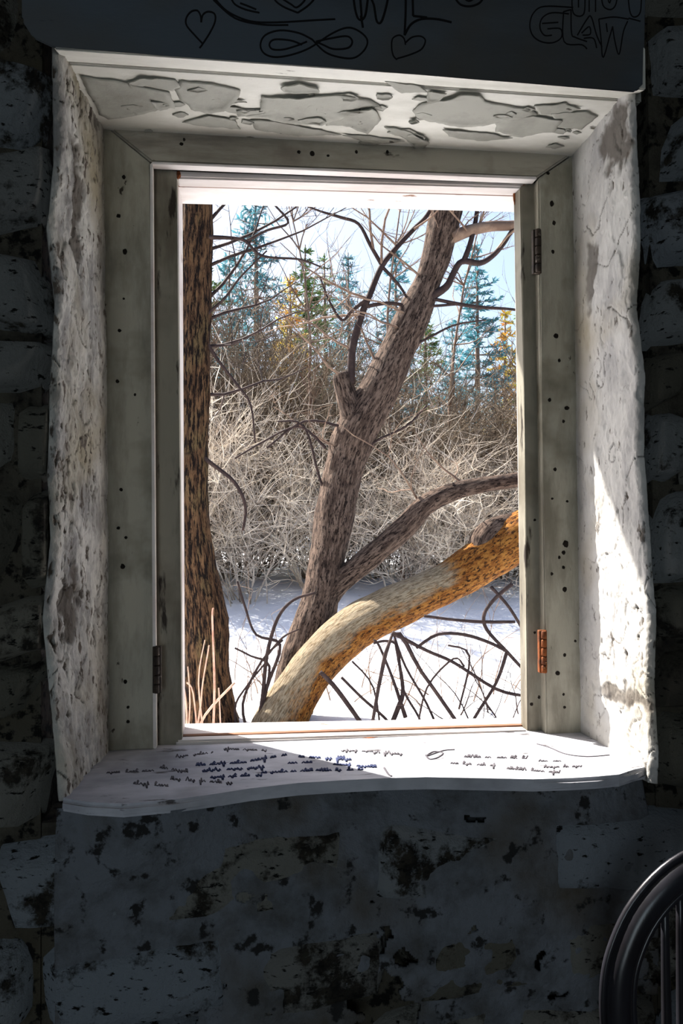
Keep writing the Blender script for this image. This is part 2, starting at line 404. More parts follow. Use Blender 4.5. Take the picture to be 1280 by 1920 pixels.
# sash stops behind the boards
IS = Vector((0, .035, 0))
W(obj('sash_stop', prism(px_poly([(276, 300), (331, 320), (336, 800), (341, 1400), (282, 1400)], .022), IS, .002), M['stop']))
W(obj('sash_stop', prism(px_poly([(975, 350), (1014, 335), (1030, 1385), (989, 1385), (983, 800)], .022), IS, .002), M['stop']))
W(obj('sash_stop', prism(px_poly([(276, 300), (1014, 326), (1000, 353), (331, 334)], .026), IS, .003), M['edge']))
W(obj('head_stop', prism(px_poly([(310, 310), (1000, 340), (990, 361), (328, 342)], .052), Vector((0, .02, 0)), .002), M['brown_wood']))
W(obj('shadow_gap_strip', prism(px_poly([(284, 309), (1006, 336), (1006, 342), (284, 316)], .019), Vector((0, .01, 0)), .0008), M['hole_gap']))  # dark strip painted in as the shadow line of the groove
# outer jambs and head, flared a little to the weather side
def loft(Q0, Q1):
    bm = bmesh.new(); A = [bm.verts.new(p) for p in Q0]; B = [bm.verts.new(p) for p in Q1]; n = len(A)
    bm.faces.new(A); bm.faces.new(B[::-1])
    for i in range(n): bm.faces.new((A[i], B[i], B[(i+1) % n], A[(i+1) % n]))
    return bm
YO = .142
W(obj('outer_jamb', loft(px_poly([(280, 300), (333, 330), (342, 1400), (270, 1420)], .055), px_poly([(270, 300), (342, 360), (347, 1380), (270, 1400)], YO)), M['edge']))
W(obj('outer_jamb', loft(px_poly([(974, 340), (1060, 320), (1060, 1420), (989, 1395)], .055), px_poly([(963, 380), (1060, 320), (1060, 1420), (978, 1380)], YO)), M['edge']))
W(obj('outer_head', loft(px_poly([(280, 250), (1060, 280), (1000, 361), (300, 340)], .06), px_poly([(280, 250), (1060, 280), (990, 398), (310, 381)], YO)), M['edge']))
# outer sill, bottom rail and thin strip
W(obj('outer_sill', loft(px_poly([(300, 1380), (1020, 1362), (1020, 1440), (300, 1460)], .060), px_poly([(300, 1358), (1020, 1345), (1020, 1420), (300, 1440)], YO+.03)), M['edge']))
W(obj('bottom_rail', prism(px_poly([(334, 1381), (986, 1360), (986, 1400), (334, 1420)], .045), Vector((0, .018, 0)), .003), M['brown_wood']))
W(obj('bottom_stop', prism(px_poly([(330, 1389), (990, 1369), (990, 1410), (330, 1425)], .018), Vector((0, .026, 0)), .003), M['edge']))

# sill: one board with a worn, waved front edge
front_px = [(117, 1499), (160, 1506), (230, 1510), (330, 1501), (400, 1489), (470, 1478), (560, 1468), (640, 1463), (720, 1459), (800, 1457), (900, 1459),
            (1000, 1461), (1070, 1461), (1120, 1458), (1160, 1452), (1195, 1444), (1214, 1434)]
fr = [PZ(x, y, ZS) for x, y in front_px]
bk = [Vector((.62, -.19, ZS)), Vector((.62, .03, ZS)), Vector((-.24, .03, ZS))]
bm = prism(fr+bk, Vector((0, 0, -.017)))
be = [e for e in bm.edges if abs(e.verts[0].co.z-e.verts[1].co.z) < 1e-4 and e.verts[0].co.y < -.15 and e.verts[1].co.y < -.15]
bmesh.ops.bevel(bm, geom=be, offset=.005, segments=3, affect='EDGES')
sill = W(obj('window_sill', bm, M['sill']))

# ------------------------------------------------------------------ thin plaster apron below the sill
def sill_front(x):
    for a, b in zip(fr, fr[1:]):
        if a.x <= x <= b.x: return a.y + (b.y-a.y)*(x-a.x)/(b.x-a.x)
    return fr[0].y if x < fr[0].x else fr[-1].y
v, f, idx = [], [], {}
NX, NZ = 330, 170; x0, x1, z0, z1 = -.236, .585, .55, .983
for j in range(NZ+1):
    for i in range(NX+1):
        x = x0+(x1-x0)*i/NX; z = z0+(z1-z0)*j/NZ; k = min(1, (z1-z)/.11)
        y = (sill_front(x)+.006)*(1-k) + (YW-.009)*k
        y -= .006*fb(Vector((x*7, z*7, 2)), 4) + .0022*fb(Vector((x*36, z*36, 5)), 3)
        v.append((x, y, z))
def keep(i, j):
    x = x0+(x1-x0)*i/NX; z = z0+(z1-z0)*j/NZ
    d = (z1-z)
    n = fb(Vector((x*8+4, z*11, 1)), 5) + .35*fb(Vector((x*40, z*40, 6)), 2)
    return n < .95 - 2.6*max(0, d-.03)
for j in range(NZ):
    for i in range(NX):
        if keep(i, j):
            a = j*(NX+1)+i; f.append((a, a+1, a+NX+2, a+NX+1))
bm = bmesh.new(); vs = [bm.verts.new(p) for p in v]
for q in f: bm.faces.new([vs[k] for k in q])
bmesh.ops.delete(bm, geom=[q for q in bm.verts if not q.link_faces], context='VERTS')
ap = obj('plaster_apron', bm, M['apron'], wall, True)
md = ap.modifiers.new('thick', 'SOLIDIFY'); md.thickness = .007; md.offset = -1

# ------------------------------------------------------------------ soffit boards and peeling paint
ZSOF = 1.982
bm = bmesh.new(); box(bm, (-.240, -.178, ZSOF), (.60, .02, 2.04)); bmesh.ops.bevel(bm, geom=bm.edges[:], offset=.002, segments=2, affect='EDGES')
obj('soffit_board', bm, M['soffit'], wall)
bm = prism([Vector((-.236, -.236, 1.9675)), Vector((-.236, -.182, 1.983)), Vector((-.236, -.182, 2.03)), Vector((-.236, -.236, 2.03))], Vector((.812, 0, 0)), .002)
obj('soffit_board', bm, M['soffit'], wall)
def flake(poly, curl, seed, lift=.0006):
    """thin sheet of paint under the soffit, edges curling down, toothed outline"""
    bm = bmesh.new(); n = len(poly); out = []
    for i in range(n):
        a, b = poly[i], poly[(i+1) % n]
        m_ = max(2, int((b-a).length/.006))
        for k in range(m_):
            p = a.lerp(b, k/m_); p = p + Vector((noise.noise(p*90+Vector((seed, 0, 0))), noise.noise(p*90+Vector((0, seed, 0))), 0))*.0035
            out.append(p)
    c = sum(out, Vector())/len(out)
    rings = []
    for s, dz in ((1, 1), (.86, .35), (.6, .05)):
        ring = []
        for p in out:
            q = c.lerp(p, s); k = max(0, .35+noise.noise(p*22+Vector((seed*3, 0, 0)))*1.3)
            q = Vector((q.x, q.y, ZSOF-lift-.0012-curl*dz*min(1.6, k)-.0006*noise.noise(q*60))); ring.append(bm.verts.new(q))
        rings.append(ring)
    m_ = len(out)
    for r0, r1 in zip(rings, rings[1:]):
        for i in range(m_): bm.faces.new((r0[i], r0[(i+1) % m_], r1[(i+1) % m_], r1[i]))
    bm.faces.new(rings[-1])
    o = obj('paint_flake', bm, M['flake'], wall, True)
    d = o.modifiers.new('thick', 'SOLIDIFY'); d.thickness = .0012; d.offset = 0
    return o
FL = [
 ([(238, 150), (270, 141), (330, 148), (338, 160), (322, 168), (285, 160), (245, 162)], .010),
 ([(338, 150), (400, 155), (452, 167), (448, 178), (425, 196), (392, 206), (360, 200), (335, 185), (326, 166)], .012),
 ([(150, 140), (228, 150), (318, 172), (330, 200), (300, 204), (262, 212), (205, 220), (188, 212)], .003),
 ([(282, 184), (312, 190), (322, 200), (300, 204)], .010),
 ([(440, 204), (485, 206), (490, 178), (512, 180), (540, 178), (640, 174), (700, 186), (716, 200), (690, 205), (648, 212), (600, 232), (556, 230), (520, 220), (488, 214), (446, 216)], .010),
 ([(524, 158), (560, 152), (594, 160), (598, 170), (560, 172), (530, 168)], .009),
 ([(600, 214), (648, 204), (700, 196), (716, 222), (690, 244), (655, 234), (612, 232)], .012),
 ([(772, 206), (792, 192), (840, 180), (862, 170), (900, 174), (912, 188), (942, 194), (990, 202), (1008, 212), (960, 222), (906, 232), (860, 232), (806, 226), (780, 218)], .010),
 ([(800, 168), (838, 170), (826, 184), (800, 186)], .008),
 ([(720, 150), (780, 156), (800, 170), (752, 172)], .006),
 ([(1000, 196), (1060, 192), (1090, 200), (1050, 214), (1012, 212)], .006),
 ([(930, 222), (1000, 214), (1052, 222), (1040, 244), (980, 252), (930, 244)], .005),
 ([(1030, 210), (1100, 206), (1120, 216), (1090, 240), (1046, 236)], .004),
 ([(470, 222), (520, 226), (580, 238), (640, 250), (560, 252), (480, 240)], .003),
 ([(390, 214), (440, 222), (450, 240), (400, 236), (340, 228)], .003),
 ([(720, 236), (760, 240), (806, 262), (786, 288), (770, 264)], .014),
 ([(640, 250), (700, 254), (760, 262), (700, 268)], .004),
 ([(830, 240), (900, 246), (960, 256), (900, 262), (840, 252)], .004),
]
for i, (pp, cu) in enumerate(FL):
    flake([PZ(x, y, ZSOF) for x, y in pp], cu*.45, i*1.7+.3)
rf_ = random.Random(5)
for i in range(44):
    cx, cy = rf_.uniform(220, 1080), 0
    cy = 150+(cx-220)*.055+rf_.uniform(0, 90)
    n = rf_.randint(4, 6); r = rf_.uniform(5, 15)
    flake([PZ(cx+math.cos(k/n*6.28)*r*rf_.uniform(1.0, 2.2), cy+math.sin(k/n*6.28)*r*rf_.uniform(.3, .6), ZSOF) for k in range(n)], rf_.uniform(.001, .005), 40+i, .0002)

# ------------------------------------------------------------------ lintel timber with scratched drawings
YL = -.238
lin_pts = [(38, -260), (40, 40), (62, 74), (100, 92), (300, 104), (640, 128), (900, 150), (1192, 175), (1208, 160), (1216, -260)]
lt = tag(obj('lintel', prism(px_poly(lin_pts, YL), Vector((0, .045, .05)), .003), M['lintel']),
         'slate grey timber lintel scratched with hearts and letters above the window', 'lintel')
def stroke(g, pts, r, Y=None, Z=None, closed=False, per=5):
    q = [((P(x, y, Y) if Z is None else PZ(x, y, Z)), r) for x, y in pts]
    if closed: q.append(q[0])
    g.tube(resample(q, per) if per > 1 else q, 5)
def carve(name, strokes, r=.0013, label=None, per=5):
    g = Geo()
    for s in strokes: stroke(g, s, r, Y=YL-.0002, per=per)
    o = g.build(name, M['ink'], lt)
    if label: o['label'] = label
    return o
carve('drawn_heart', [[(380, 82), (365, 66), (350, 48), (349, 34), (358, 22), (370, 20), (376, 30), (377, 42)], [(377, 42), (380, 28), (390, 22), (402, 26), (403, 40), (394, 60), (380, 82), (374, 90)]])
carve('drawn_heart', [[(744, 112), (737, 104), (734, 88), (736, 72), (748, 66), (757, 72), (760, 84)], [(760, 80), (772, 70), (788, 68), (797, 76), (790, 92), (770, 102), (744, 110)]], .0011)
carve('drawn_infinity', [[(585, 74), (560, 62), (525, 57), (497, 66), (488, 84), (495, 100), (515, 107), (545, 103), (580, 90), (620, 64), (650, 52), (672, 58), (688, 74), (684, 92), (665, 108), (640, 108), (610, 98), (585, 74)],
                         [(566, 84), (545, 76), (515, 74), (505, 82), (510, 92), (530, 93), (555, 86), (575, 78)], [(592, 78), (620, 72), (650, 68), (660, 78), (652, 90), (625, 92), (605, 84), (592, 78)]])
carve('drawn_scroll', [[(396, -14), (408, 4), (430, 24), (470, 40), (520, 42), (590, 38), (628, 36)], [(400, 0), (440, 34), (490, 46), (540, 47)], [(432, -6), (440, 8), (460, 18), (486, 24)], [(450, 6), (466, 12), (480, 18)]])
carve('drawn_heart', [[(558, 24), (530, 12), (514, -2), (512, -20), (530, -30), (550, -14)], [(558, 24), (578, 10), (590, -6), (582, -24), (562, -26), (550, -14)], [(526, -4), (545, 8), (556, 14), (570, 2), (574, -10)]])
carve('drawn_letter', [[(660, -40), (664, 10), (672, 36), (684, 30), (690, -10)], [(690, -10), (700, 8), (706, 40), (716, 38), (728, -10), (726, -44)], [(672, -40), (676, 10), (678, 40)], [(676, 30), (680, 52)]], .0016)
carve('drawn_letter', [[(760, -46), (760, 20), (758, 66)], [(772, -46), (774, 30)], [(758, 66), (770, 46), (790, 36), (818, 36), (846, 42)], [(774, 30), (800, 33)]], .0016)
carve('drawn_letter', [[(850, -8), (862, 8), (880, 12), (898, 6), (908, -8)], [(862, -12), (878, 2), (894, -8)]], .0015)
# GLAW in outline letters
carve('drawn_letter', [[(1074, 14), (1020, 12), (1000, 24), (993, 46), (998, 66), (1014, 78), (1036, 80), (1052, 70), (1050, 54), (1026, 54)], [(1066, 26), (1034, 24), (1016, 34), (1012, 52), (1020, 66), (1034, 66)], [(1016, 44), (1046, 42)]], .0010)
carve('drawn_letter', [[(1056, 22), (1057, 78), (1090, 84), (1100, 92)], [(1070, 18), (1071, 62), (1078, 70), (1100, 78)], [(1056, 22), (1070, 18)]], .0010)
carve('drawn_letter', [[(1082, 66), (1100, 36), (1108, 32), (1118, 66), (1128, 88)], [(1090, 62), (1104, 50), (1106, 64), (1092, 66)], [(1094, 72), (1112, 72), (1118, 90)]], .0010)
carve('drawn_letter', [[(1122, 36), (1126, 70), (1130, 108), (1142, 70), (1148, 50)], [(1136, 44), (1138, 60)], [(1148, 50), (1152, 76), (1160, 102), (1168, 60), (1176, 40)], [(1122, 36), (1150, 32), (1178, 36)]], .0010)
carve('drawn_letter', [[(1072, -20), (1074, 24), (1094, 26), (1096, -20)], [(1084, -18), (1084, 14)]], .0010)
carve('drawn_letter', [[(1104, -20), (1104, 22)], [(1116, -20), (1116, 22)]], .0010)
carve('drawn_letter', [[(1126, -20), (1130, 10), (1144, 18), (1154, 8), (1158, -20)], [(1136, -20), (1142, 6), (1148, -20)]], .0010)
carve('drawn_letter', [[(1176, -20), (1180, 20), (1188, 32), (1200, 22), (1202, -20)], [(1178, 34), (1200, 40)]], .0010)

# ------------------------------------------------------------------ handwriting on the sill
def handwriting(rows, mat, r, seed, name='handwriting'):
    q = random.Random(seed); g = Geo()
    for (x, y, x2, y2, hgt) in rows:
        L = math.hypot(x2-x, y2-y); p_ = 0
        while p_ < L:
            m_ = q.randint(2, 6); pts = []
            for a in range(m_):
                w_ = q.uniform(4, 7); h1 = hgt*(1.9 if q.random() < .25 else .9); kind = q.randint(0, 3)
                sh = [((0, 0), (.5, -1), (.9, 0)), ((0, 0), (.7, -.8), (.3, -1), (.1, -.2), (.9, 0)), ((0, -.4), (.4, .9), (.6, -.9), (.9, 0)), ((0, 0), (.3, -.9), (.5, 0), (.7, -.9), (.9, 0))][kind]
                pts += [(p_+u*w_, e*h1) for u, e in sh]; p_ += w_
            pts = [(x+(x2-x)*u/L, y+(y2-y)*u/L+e) for u, e in pts if u <= L]
            if len(pts) >= 3: g.tube(resample([(PZ(a, b, ZS+.0001), r) for a, b in pts], 2), 4)
            p_ += q.uniform(6, 12)
    o = g.build(name, mat, sill); o['label'] = 'illegible ' + ('blue' if mat is M['blue_ink'] else 'faded grey') + ' handwriting'
    return o
sill_inv = sill
handwriting([(368, 1436, 470, 1430, 3), (470, 1428, 540, 1416, 4), (380, 1446, 500, 1440, 3), (395, 1459, 490, 1454, 3), (490, 1450, 600, 1445, 3), (560, 1420, 660, 1426, 4), (600, 1446, 680, 1444, 3),
             (625, 1434, 710, 1440, 3), (540, 1432, 590, 1430, 3)], M['blue_ink'], .0014, 3)
handwriting([(300, 1440, 360, 1450, 4), (320, 1462, 440, 1470, 4), (250, 1470, 330, 1476, 4), (200, 1450, 290, 1446, 3), (420, 1405, 500, 1408, 3), (330, 1420, 400, 1412, 3)], M['faded_ink'], .0009, 4)
handwriting([(870, 1420, 990, 1423, 3), (1010, 1428, 1060, 1428, 2), (845, 1432, 930, 1437, 3), (1020, 1440, 1090, 1438, 3), (950, 1442, 1050, 1450, 3), (700, 1412, 760, 1416, 3), (640, 1408, 700, 1410, 2)], M['faded_ink'], .0013, 9)
g = Geo()
for s in [[(798, 1416), (806, 1424), (822, 1420), (830, 1412), (812, 1410), (800, 1418), (830, 1408), (852, 1406)], [(1006, 1395), (1030, 1402), (1060, 1414), (1100, 1419), (1142, 1416)], [(720, 1440), (728, 1452), (734, 1456)]]:
    stroke(g, s, .0015, Z=ZS+.0001)
g.build('drawn_curl', M['faded_ink'], sill)['label'] = 'long faded grey pen curl'

# ------------------------------------------------------------------ hinges, keepers, nail holes
def hinge(px, py0, py1, Y, mat, label, wpx=10):
    a, b = P(px, py0, Y), P(px+2, py1, Y)
    o = None
    bm = bmesh.new(); hw = wpx*.5*.00087
    box(bm, (a.x-hw*1.2, Y, b.z), (a.x+hw*1.2, Y+.01, a.z)); bmesh.ops.bevel(bm, geom=bm.edges[:], offset=.001, segments=1, affect='EDGES')
    o = obj('hinge', bm, mat, None); o['label'] = label; W(o)
    n = 5
    for k in range(n):
        z_a = b.z+(a.z-b.z)*k/n+.0008; z_b = b.z+(a.z-b.z)*(k+1)/n-.0008; gg = Geo()
        r = hw*.8
        gg.tube([(Vector((a.x, Y-.003, z_a)), r*.8), (Vector((a.x, Y-.003, z_a+.001)), r), (Vector((a.x, Y-.003, z_b-.001)), r), (Vector((a.x, Y-.003, z_b)), r*.8)], 10)
        gg.build('hinge_knuckle', mat, o)
hinge(1018, 1182, 1262, -.007, M['rust'], 'rusty orange hinge', 13)
hinge(1007, 430, 512, -.006, M['dark_iron'], 'dark tarnished hinge', 14)
hinge(294, 1212, 1300, -.005, M['dark_iron'], 'dark tarnished hinge', 13)
def blob(name, px, py, Y, wpx, hpx, mat, depth=.006, seed=0, label=None):
    c = P(px, py, Y); bm = bmesh.new(); bmesh.ops.create_icosphere(bm, subdivisions=2, radius=1)
    s = dep(c)/FPX
    for q in bm.verts:
        k = 1+.35*noise.noise(q.co*2.2+Vector((seed, 0, 0)))
        q.co = c+Vector((q.co.x*wpx/2*s*k, q.co.y*depth*k, q.co.z*hpx/2*s*k))
    o = obj(name, bm, mat, None); W(o)
    if label: o['label'] = label
    return o
blob('latch_keeper', 672, 315, .024, 24, 16, M['rust'], seed=1, label='rusty latch keeper on head board')
blob('latch_keeper', 692, 1387, .018, 52, 10, M['rust'], seed=2, label='rusty latch keeper on bottom rail')
blob('rust_stain', 334, 328, .026, 10, 16, M['rust'], .003, 3); blob('rust_stain', 967, 366, .05, 12, 40, M['rust'], .003, 4)
for i, (x, y, s) in enumerate([(232, 332, 7), (222, 405, 9), (234, 472, 9), (232, 560, 5), (224, 620, 7), (220, 715, 7), (253, 740, 5), (227, 918, 7), (222, 990, 7), (236, 1008, 6), (230, 1062, 9), (235, 1278, 8), (240, 1326, 6),
                               (240, 1353, 7), (340, 270, 8), (345, 262, 5), (560, 285, 7), (585, 288, 10), (615, 292, 6), (668, 285, 6), (726, 285, 6), (1027, 325, 7), (1034, 382, 9), (1038, 418, 7), (1036, 472, 7), (1042, 630, 10),
                               (1048, 676, 6), (1030, 750, 7), (1062, 765, 10), (1056, 790, 6), (1040, 880, 7), (1035, 935, 6), (1063, 940, 6), (1060, 1020, 12), (1056, 1036, 8), (1048, 1045, 6), (1056, 1064, 7), (1034, 1076, 6), (1058, 1105, 9),
                               (1078, 1202, 6), (1058, 1228, 7), (1045, 1262, 9), (1056, 1302, 5), (1058, 1326, 7), (1002, 975, 6), (1002, 1186, 6), (1010, 1307, 6), (996, 1320, 8)]):
    st = 974 < x < 1016
    blob('nail_hole', x, y, .0225 if st else .0003, s, s*random.Random(i).uniform(.8, 1.4), M['hole_gap'], .0012, i+20)

# ------------------------------------------------------------------ bow-back chair in the lower right corner
def chair():
    t = thing('spindle_chair', 'black varnished bow-back spindle chair cut off by the lower right corner', 'chair', (.78, -.45, 0))
    inv = Matrix.Translation(-t.location)
    def A(o): o.parent = t; o.matrix_parent_inverse = inv; return o
    YC = -.40
    bow = [(x+12, y+8) for x, y in [(1190, 2120), (1172, 2020), (1150, 1930), (1146, 1850), (1158, 1780), (1196, 1700), (1262, 1632), (1350, 1596), (1440, 1590), (1540, 1612), (1620, 1668), (1668, 1750), (1690, 1850), (1684, 1930), (1660, 2020), (1640, 2120)]]
    r = .0165
    pts = resample([(P(x, y, YC), r) for x, y in bow], 5)
    g = Geo(); g.tube(pts, 14); A(g.build('bow', M['chair']))
    off = (P(1500, 1850, YC)-P(1480, 1850, YC)).length
    # raised bead along the outer edge of the bow
    c = P(1415, 1860, YC); g = Geo()
    g.tube([(p+(p-c).normalized()*.0185, .0045) for p, _ in pts], 8); A(g.build('bead', M['chair']))
    g = Geo(); g.tube([(p-(p-c).normalized()*.0175+Vector((0, -.004, 0)), .004) for p, _ in pts], 8); A(g.build('bead', M['chair']))
    zs = .45
    def top(x):
        best = min(pts[15:60], key=lambda q: abs(q[0].x-x)); return best[0].z
    xl, xr = P(1190, 2120, YC).x, P(1640, 2120, YC).x
    for px in (1247, 1276, 1330, 1385, 1440, 1495, 1550, 1600):
        p = P(px, 1850, YC); zt = top(p.x); g = Geo()
        xb = (xl+xr)/2+(p.x-(xl+xr)/2)*.72
        g.tube(resample([(Vector((xb, YC+.02, zs)), .006), (Vector((p.x*.7+xb*.3, YC+.01, zs+.15)), .0075), (Vector((p.x, YC, zt)), .0045)], 4), 8)
        A(g.build('spindle', M['chair']))
    xm = (xl+xr)/2; bm = bmesh.new()
    prism([Vector((xm+math.cos(a)*.21*(1+.12*math.sin(a)*-1), YC-.19+math.sin(a)*.215, zs-.03)) for a in [k/28*2*math.pi for k in range(28)]], Vector((0, 0, .036)), .008, 2, bm)
    A(obj('seat', bm, M['chair']))
    # the bow runs down into the seat
    for s, b in ((0, pts[0][0]), (1, pts[-1][0])):
        g = Geo()
        g.tube([(b+Vector((0, 0, .01)), r), (Vector((xm+(b.x-xm)*.9, YC-.03, zs-.01)), r*.8)], 12)
        A(g.build('bow_foot', M['chair']))
    for sx in (-1, 1):
        for sy in (-1, 1):
            g = Geo(); a = Vector((xm+sx*.13, YC-.19+sy*.13, zs-.01)); b = Vector((xm+sx*.20, YC-.19+sy*.19, 0))
            g.tube(resample([(a, .012), (a.lerp(b, .3), .019), (a.lerp(b, .6), .014), (a.lerp(b, .75), .018), (b, .011)], 4), 10); A(g.build('leg', M['chair']))
    for sx in (-1, 1):
        g = Geo(); g.tube([(Vector((xm+sx*.165, YC-.19-.16, .22)), .009), (Vector((xm+sx*.165, YC-.19, .22)), .013), (Vector((xm+sx*.165, YC-.19+.16, .22)), .009)], 8); A(g.build('stretcher', M['chair']))
    g = Geo(); g.tube([(Vector((xm-.165, YC-.19, .22)), .009), (Vector((xm, YC-.19, .22)), .013), (Vector((xm+.165, YC-.19, .22)), .009)], 8); A(g.build('stretcher', M['chair']))
chair()

# ------------------------------------------------------------------ outdoors: snow
def gz(x, y):
    k = max(0, min(1, (y-3.6)/6)); k = k*k*(3-2*k)
    return .10 + .50*k + .035*max(0, y-9.6) + .05*noise.noise(Vector((x*.6, y*.6, 0))) + .02*noise.noise(Vector((x*2.1, y*2.1, 3)))
bm = bmesh.new(); NX, NY = 150, 150; grid = []
ys = [.15+60*(j/NY)**2.2 for j in range(NY+1)]
for y in ys:
    wd = 9+y*.9
    grid.append([bm.verts.new((-wd+2*wd*i/NX, y, gz(-wd+2*wd*i/NX, y))) for i in range(NX+1)])
for j in range(NY):
    for i in range(NX): bm.faces.new((grid[j][i], grid[j][i+1], grid[j+1][i+1], grid[j+1][i]))
struct(obj('ground', bm, M['snow'], None, True), 'snow covered ground outside the window')

# ------------------------------------------------------------------ the two trees by the window
def tp(lst, Y=None):
    out = []
    for q in lst:
        x, y, wpx = q[:3]; YY = q[3] if len(q) > 3 else Y
        p = P(x, y, YY); out.append((p, wpx/2*dep(p)/FPX))
    return out
def part(t, name, lst, Y, mat, sides=10, bark=0, per=4, attr=None, label=None, freq=14):
    g = Geo(); g.tube(resample(tp(lst, Y), per), sides, bark, freq, attr=attr)
    o = g.build(name, mat, None, attr=mat.name.endswith('bark') and sides > 12); o.parent = t; o.matrix_parent_inverse = Matrix.Translation(-t.location)
    if label: o['label'] = label
    return o
def grow(g, p, d, r, L, q, lev, seg=5, wob=.35, kids=(3, 5), up=.15, sides=4, rmin=.0022):
    pts = [(p.copy(), r)]; dd = d.copy(); p = p.copy()
    for i in range(seg):
        dd = (dd+Vector((q.uniform(-1, 1), q.uniform(-1, 1), q.uniform(-1, 1)+up))*wob*.5).normalized()
        p = p+dd*(L/seg); pts.append((p.copy(), r*(1-.75*(i+1)/seg)))
    g.tube(pts, sides, cap=False)
    if lev > 0:
        for k in range(q.randint(*kids)):
            i = q.randint(1, seg); b, br = pts[i]
            nd = (dd*.6+Vector((q.uniform(-1, 1), q.uniform(-1, 1), q.uniform(-.5, 1)))).normalized()
            grow(g, b, nd, max(br*.65, rmin), L*q.uniform(.35, .7), q, lev-1, max(3, seg-1), wob, kids, up, max(3, sides-1), rmin)

YT = 3.9
bp = P(395, 1350, YT)
tl = thing('bare_tree', 'straight brown trunk of the bare tree at the left edge of the window', 'tree', (bp.x, bp.y, gz(bp.x, bp.y)))
part(tl, 'trunk', [(398, 1400, 140), (396, 1350, 108), (386, 1270, 92), (380, 1150, 88), (364, 1020, 66), (358, 850, 62), (361, 700, 66), (365, 560, 60), (369, 420, 58), (372, 250, 54), (374, 60, 48), (378, -150, 40)], YT, M['bark_left'], 48, .10, 9)
for l in ([(380, 445, 10), (430, 446, 7), (460, 452, 6), (492, 480, 5), (560, 486, 4), (600, 500, 3)], [(385, 640, 8), (412, 680, 6), (445, 722, 5), (470, 760, 4), (478, 830, 3)], [(370, 850, 10), (400, 872, 8), (440, 905, 7), (460, 950, 6), (455, 995, 5)],
          [(462, 452, 6), (500, 432, 5), (540, 418, 5), (520, 390, 4), (490, 360, 4)], [(372, 520, 12), (345, 480, 9), (338, 440, 8), (330, 400, 7)], [(375, 600, 7), (420, 560, 5), (450, 520, 4), (500, 470, 3)]):
    part(tl, 'branch', l, YT-.05, M['twig_dark'], 7)
q = random.Random(21)
for k, (x, y) in enumerate([(388, 420), (388, 500), (385, 250), (388, 600), (385, 470), (390, 560), (380, 650), (385, 300), (385, 380), (380, 740)]):
    g = Geo(); p = P(x, y, YT); grow(g, p, Vector((q.uniform(.3, 1), q.uniform(-.5, .3), q.uniform(-.2, .7))).normalized(), .012, q.uniform(.6, 1.1), q, 2, 6, .5, (2, 4))
    o = g.build('branch', M['twig_dark']); o.parent = tl; o.matrix_parent_inverse = Matrix.Translation(-tl.location)

bp = P(540, 1350, YT)
tc = thing('leaning_tree', 'leaning many-stemmed bare tree rising across the middle of the window', 'tree', (bp.x, bp.y, gz(bp.x, bp.y)))
part(tc, 'trunk', [(545, 1330, 84), (562, 1260, 84, 3.95), (582, 1190, 84, 4), (600, 1120, 68, 4.05), (614, 1040, 66, 4.1), (628, 960, 74, 4.15), (648, 870, 74, 4.2), (672, 800, 78, 4.2), (716, 720, 72, 4.2), (748, 650, 66, 4.2), (775, 590, 62, 4.2), (800, 530, 50, 4.2),
                    (820, 470, 54, 4.2), (834, 410, 60, 4.2), (846, 340, 58, 4.2), (862, 220, 52, 4.2), (880, 60, 44, 4.2)], YT, M['bark_main'], 40, .08, 8)
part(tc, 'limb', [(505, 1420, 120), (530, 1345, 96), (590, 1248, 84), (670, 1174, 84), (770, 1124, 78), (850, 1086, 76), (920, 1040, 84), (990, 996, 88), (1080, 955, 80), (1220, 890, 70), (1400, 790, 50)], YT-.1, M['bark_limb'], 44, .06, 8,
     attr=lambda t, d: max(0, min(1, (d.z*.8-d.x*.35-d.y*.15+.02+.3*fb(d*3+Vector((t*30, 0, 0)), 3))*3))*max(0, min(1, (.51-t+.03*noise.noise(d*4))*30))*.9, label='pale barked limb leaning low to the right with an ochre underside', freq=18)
part(tc, 'limb', [(612, 1110, 60), (640, 1086, 46), (700, 1040, 44), (760, 988, 44), (796, 948, 40), (850, 922, 34), (910, 908, 30), (975, 898, 28), (1080, 870, 24), (1200, 800, 16)], 4.05, M['bark_main'], 24, .08, 6, label='thin grey limb bending over to the right')
part(tc, 'stub', [(668, 800, 56), (656, 760, 44), (645, 725, 38), (641, 703, 34), (640, 698, 20)], 4.18, M['bark_main'], 20, .10, 5)
part(tc, 'stub', [(900, 1060, 60), (915, 1010, 60), (950, 985, 44), (975, 970, 20)], YT-.1, M['bark_main'], 20, .14, 5, label='dark broken stub on the low limb')
